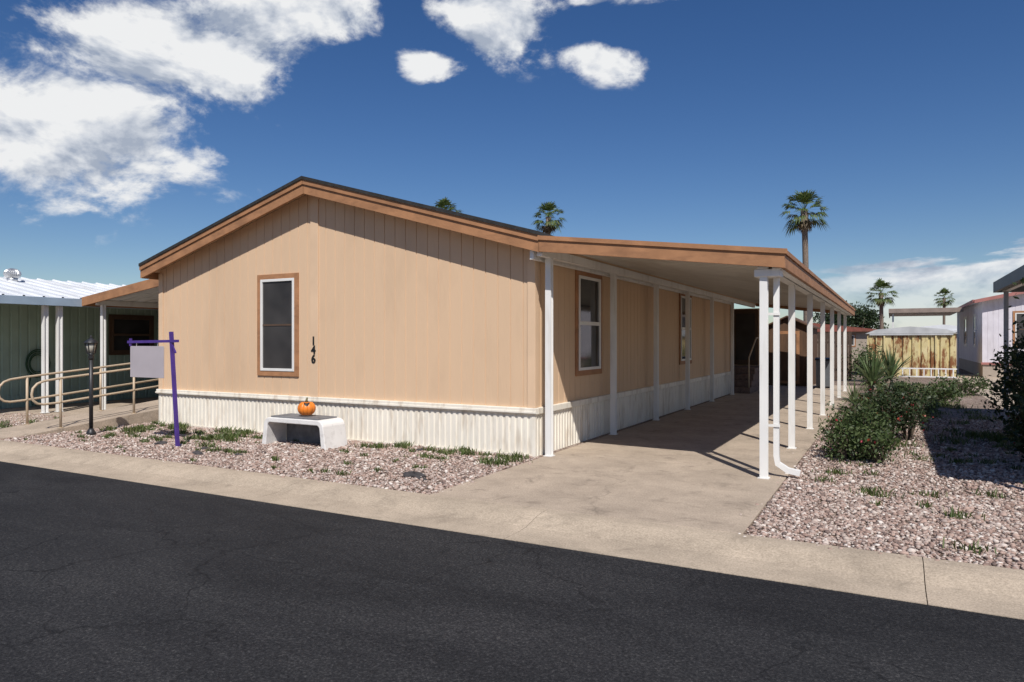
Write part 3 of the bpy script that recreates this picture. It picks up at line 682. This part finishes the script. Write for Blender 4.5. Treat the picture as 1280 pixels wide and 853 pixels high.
def weeds(name, pts, n_per, r, h, seed, mat='weed'):
    rng = np.random.default_rng(seed); V = []
    for (x, y, s) in pts:
        n = int(n_per*s)
        px = x+rng.normal(0, r*s, n); py = y+rng.normal(0, r*s*.6, n); az = rng.uniform(0, 6.28, n); hh = h*rng.uniform(.4, 1.2, n)*s**.5; lean = rng.uniform(.1, .9, n)
        wx, wy = -np.sin(az)*.005, np.cos(az)*.005
        b0 = np.stack([px-wx, py-wy, np.zeros(n)], 1); b1 = np.stack([px+wx, py+wy, np.zeros(n)], 1)
        t1 = np.stack([px+np.cos(az)*lean*hh*.5+wx*1.8, py+np.sin(az)*lean*hh*.5+wy*1.8, hh*.65], 1); t0 = np.stack([px+np.cos(az)*lean*hh, py+np.sin(az)*lean*hh, hh], 1)
        V.append(np.stack([b0, b1, t1, t0], 1))
    V = np.concatenate(V); np_mesh(name, V, np.arange(4*len(V)).reshape(-1, 4), mat)
pts = [(-4.55+rng.uniform(-.25, .25), 8.05+rng.uniform(-.3, .3), 1.0) for _ in range(4)]
pts += [(rng.uniform(-6.9, -4.6), rng.uniform(8.0, 8.5), rng.uniform(.4, 1.0)) for _ in range(18)]
pts += [(rng.uniform(-12.4, -8.8), rng.uniform(7.0, 8.5), rng.uniform(.4, 1.2)) for _ in range(48)]
pts += [(rng.uniform(-12.4, -4.8), rng.uniform(6.1, 8.5), rng.uniform(.15, .55)) for _ in range(64)]
weeds('weed_patch', pts, 90, .09, .10, 3)
pts = [(rng.uniform(-.9, 3.8), rng.uniform(6.3, 15), rng.uniform(.15, .6)) for _ in range(80)]
pts += [(rng.uniform(-.9, 1.6), rng.uniform(12, 30), rng.uniform(.6, 1.5)) for _ in range(95)] + [(-.15, 8.1, .9), (.9, 8.6, .6), (-.6, 9.2, .7)]
weeds('weed_patch', pts, 80, .12, .11, 4)
pts = [(rng.uniform(-16, -14.1), rng.uniform(6.2, 14), rng.uniform(.4, 1.2)) for _ in range(20)]
weeds('weed_patch', pts, 70, .12, .12, 5)
# ------------------------------------------------------------------ gravel stones (one mesh)
def stones(name, regions, seed):
    rng = np.random.default_rng(seed)
    p = (1+5**.5)/2
    ico = np.array([(-1, p, 0), (1, p, 0), (-1, -p, 0), (1, -p, 0), (0, -1, p), (0, 1, p), (0, -1, -p), (0, 1, -p), (p, 0, -1), (p, 0, 1), (-p, 0, -1), (-p, 0, 1)])/math.sqrt(1+p*p)
    fc = np.array([(0, 11, 5), (0, 5, 1), (0, 1, 7), (0, 7, 10), (0, 10, 11), (1, 5, 9), (5, 11, 4), (11, 10, 2), (10, 7, 6), (7, 1, 8), (3, 9, 4), (3, 4, 2), (3, 2, 6), (3, 6, 8), (3, 8, 9), (4, 9, 5), (2, 4, 11), (6, 2, 10), (8, 6, 7), (9, 8, 1)])
    X = []; Y = []
    for x0, x1, y0, y1, dens in regions:
        n = int((x1-x0)*(y1-y0)*dens); X.append(rng.uniform(x0, x1, n)); Y.append(rng.uniform(y0, y1, n))
    X = np.concatenate(X); Y = np.concatenate(Y); n = len(X)
    s = rng.lognormal(math.log(.0120), .36, n).clip(.006, .032)
    V = ico[None]*rng.uniform(.72, 1.2, (n, 12, 1))
    V = V*np.stack([s*rng.uniform(.8, 1.4, n), s*rng.uniform(.8, 1.2, n), s*rng.uniform(.5, .85, n)], 1)[:, None, :]
    a = rng.uniform(0, 6.28, n); c, sn = np.cos(a)[:, None], np.sin(a)[:, None]
    V = np.stack([V[..., 0]*c-V[..., 1]*sn, V[..., 0]*sn+V[..., 1]*c, V[..., 2]], -1)
    V += np.stack([X, Y, s*.25+rng.uniform(0, .010, n)], 1)[:, None, :]
    F = (fc[None]+12*np.arange(n)[:, None, None]).reshape(-1, 3)
    np_mesh(name, V.reshape(-1, 3), F, 'stone')
stones('gravel_stones', [(-12.68, -4.22, 5.96, 8.60, 1500), (-1.06, 2.6, 5.96, 8.5, 2200), (2.6, 4, 5.96, 7.5, 900), (-1.06, 2.4, 8.5, 12, 1300), (-1.06, 2.3, 12, 17, 500), (-17, -14, 5.96, 8.5, 400),
    (-12.6, -4.3, 5.86, 5.96, 70), (-1.2, 3, 5.80, 5.96, 120), (-1.25, -1.06, 6, 12, 90), (-4.4, -4.1, 6, 8.6, 160)], 8)
def rock(x, y, s, seed):
    rng = random.Random(seed); t = Thing('rock', (x, y, 0)); vv = []; ff = []
    nu, nv = 14, 8
    for j in range(nv+1):
        ph = -math.pi/2+math.pi*j/nv
        for i in range(nu):
            a = 2*math.pi*i/nu; r = s*(1+.22*math.sin(a*2+seed)+.12*math.sin(a*5+ph*3)+rng.uniform(-.06, .06))
            vv.append((x+1.5*r*math.cos(ph)*math.cos(a), y+r*math.cos(ph)*math.sin(a), s*.25+.5*r*math.sin(ph)))
    for j in range(nv):
        for i in range(nu): ff.append((j*nu+i, j*nu+(i+1) % nu, (j+1)*nu+(i+1) % nu, (j+1)*nu+i))
    t.mesh('stone', vv, ff, 'rock')
for k, (x, y, s) in enumerate([(-4.92, 6.66, .085), (-4.75, 6.55, .05), (-8.6, 6.55, .07), (-8.9, 6.9, .05), (-9.9, 6.9, .07), (-6.0, 8.3, .05), (-8.0, 6.75, .04)]): rock(x, y, s, k+1)

# ------------------------------------------------------------------ camera
cam = bpy.data.cameras.new('camera'); co = bpy.data.objects.new('camera', cam); col.objects.link(co)
cam.sensor_width = 36; cam.lens = 24.6; cam.clip_start = .05; cam.clip_end = 6000
co.location = (0, 0, 1.6); co.rotation_euler = (math.radians(90), 0, math.radians(28.5)); S.camera = co
# ------------------------------------------------------------------ light
sd = Vector((.5, -.7, 1.0)).normalized(); el = math.asin(sd.z); az = math.atan2(sd.x, sd.y)
su = bpy.data.lights.new('sun', 'SUN'); so = bpy.data.objects.new('sun', su); col.objects.link(so)
su.energy = 5.0; su.angle = math.radians(.5); su.color = (1, .96, .91); so.rotation_euler = sd.to_track_quat('Z', 'Y').to_euler(); so.location = (10, -14, 20)
w = bpy.data.worlds.new('World'); S.world = w; w.use_nodes = True; nt = w.node_tree; nt.nodes.clear()
try:
    w.cycles.sampling_method = 'MANUAL'; w.cycles.sample_map_resolution = 512
except Exception: pass
out = N(nt, 'ShaderNodeOutputWorld')
sky = N(nt, 'ShaderNodeTexSky', sky_type='NISHITA', sun_disc=False, sun_elevation=el, sun_rotation=az, air_density=1.0, dust_density=.3, ozone_density=3.0, altitude=350)
bg = N(nt, 'ShaderNodeBackground', i_Strength=.078)
hs = N(nt, 'ShaderNodeHueSaturation', i_Saturation=1.26, i_Hue=.51); L(nt, sky.outputs[0], hs.inputs['Color']); L(nt, hs.outputs[0], bg.inputs[0])
tc = N(nt, 'ShaderNodeTexCoord'); sep = N(nt, 'ShaderNodeSeparateXYZ'); dirv = tc.outputs['Generated']; L(nt, dirv, sep.inputs[0])
def Mth(op, a, b=None, c=None, clamp=False):
    m = nt.nodes.new('ShaderNodeMath'); m.operation = op; m.use_clamp = clamp
    for i, v in enumerate((a, b, c)):
        if v is None: continue
        if hasattr(v, 'is_output'): L(nt, v, m.inputs[i])
        else: m.inputs[i].default_value = v
    return m.outputs[0]
D2 = 57.29578
azd = Mth('MULTIPLY', Mth('ARCTAN2', sep.outputs[0], sep.outputs[1]), D2)
eld = Mth('MULTIPLY', Mth('ARCSINE', sep.outputs[2]), D2)
cb = N(nt, 'ShaderNodeCombineXYZ'); L(nt, azd, cb.inputs[0]); L(nt, eld, cb.inputs[1]); pl = cb.outputs[0]
def blob(cx, cy, rx, ry, rot=0):
    m = N(nt, 'ShaderNodeMapping'); m.vector_type = 'TEXTURE'
    m.inputs['Location'].default_value = (cx, cy, 0); m.inputs['Rotation'].default_value = (0, 0, math.radians(rot)); m.inputs['Scale'].default_value = (rx, ry, 1)
    L(nt, pl, m.inputs[0]); v = N(nt, 'ShaderNodeVectorMath', operation='LENGTH'); L(nt, m.outputs[0], v.inputs[0])
    return Mth('SUBTRACT', 1.0, v.outputs['Value'])
bs = [blob(-62, 14.6, 14.0, 6.8, 6), blob(-54, 20.6, 12, 4.6, 12), blob(-45.5, 25.0, 7.5, 3.2, 0), blob(-29.5, 24.6, 7.0, 3.3, -8), blob(-21.5, 21.8, 4.2, 1.7, -15), blob(-19, 26.5, 6, 1.8, 0), blob(-35, 21.6, 3.4, 1.5, 0), blob(15, 30, 12, 4, 0), blob(70, 20, 25, 7, 0)]
mk = bs[0]
for b_ in bs[1:]: mk = Mth('MAXIMUM', mk, b_)
def cn(off, sc, det, rough, dist=0):
    m = N(nt, 'ShaderNodeMapping'); m.inputs['Location'].default_value = off; m.inputs['Scale'].default_value = (1, 1, 1.7); L(nt, dirv, m.inputs[0])
    n = N(nt, 'ShaderNodeTexNoise', i_Scale=sc, i_Detail=det, i_Roughness=rough, i_Distortion=dist); L(nt, m.outputs[0], n.inputs['Vector']); return n.outputs['Fac']
nA = cn((0, 0, 0), 8.0, 8., .61, .2); nB = cn((.010, -.015, .042), 8.0, 4., .58, .2)
dn = Mth('ADD', Mth('MULTIPLY', Mth('MAXIMUM', mk, -.6), .62), Mth('MULTIPLY', nA, 1.7))
den = N(nt, 'ShaderNodeMapRange', i_1=.90, i_2=1.20); den.interpolation_type = 'SMOOTHSTEP'; L(nt, dn, den.inputs[0])
gate = N(nt, 'ShaderNodeMapRange', i_1=-.35, i_2=.12); L(nt, mk, gate.inputs[0])
d1 = Mth('MULTIPLY', den.outputs[0], gate.outputs[0])
mp = N(nt, 'ShaderNodeMapping'); mp.inputs['Scale'].default_value = (8, 8, 46); L(nt, dirv, mp.inputs[0])
n2 = N(nt, 'ShaderNodeTexNoise', i_Scale=1.0, i_Detail=6., i_Roughness=.6); L(nt, mp.outputs[0], n2.inputs['Vector'])
edge = Mth('ADD', Mth('MULTIPLY', azd, .10), Mth('MULTIPLY', n2.outputs['Fac'], 5.0))
edge = Mth('ADD', edge, 3.0)
hb = Mth('SUBTRACT', Mth('MINIMUM', edge, 7.5), eld)
hbm = N(nt, 'ShaderNodeMapRange', i_1=-.2, i_2=.6); hbm.interpolation_type = 'SMOOTHSTEP'; L(nt, hb, hbm.inputs[0])
xm = N(nt, 'ShaderNodeMapRange', i_1=-9., i_2=1.); L(nt, azd, xm.inputs[0])
d2 = Mth('MULTIPLY', hbm.outputs[0], xm.outputs[0])
rim = N(nt, 'ShaderNodeMapRange', i_1=.5, i_2=2.4, i_3=.95, i_4=.55); L(nt, hb, rim.inputs[0])
d2 = Mth('MULTIPLY', d2, rim.outputs[0])
dt = Mth('MAXIMUM', d1, d2, clamp=True)
sh = Mth('MULTIPLY_ADD', Mth('SUBTRACT', nA, nB), 3.4, .58)
cc = ramp(nt, sh, [(.2, (.42, .48, .59)), (.5, (.70, .74, .81)), (.8, (.95, .96, .97))])
bg2 = N(nt, 'ShaderNodeBackground', i_Strength=.90); L(nt, cc.outputs[0], bg2.inputs[0])
mx = N(nt, 'ShaderNodeMixShader'); L(nt, dt, mx.inputs[0]); L(nt, bg.outputs[0], mx.inputs[1]); L(nt, bg2.outputs[0], mx.inputs[2]); L(nt, mx.outputs[0], out.inputs[0])
S.view_settings.view_transform = 'Standard'; S.view_settings.look = 'None'; S.view_settings.exposure = 0; S.view_settings.gamma = 1
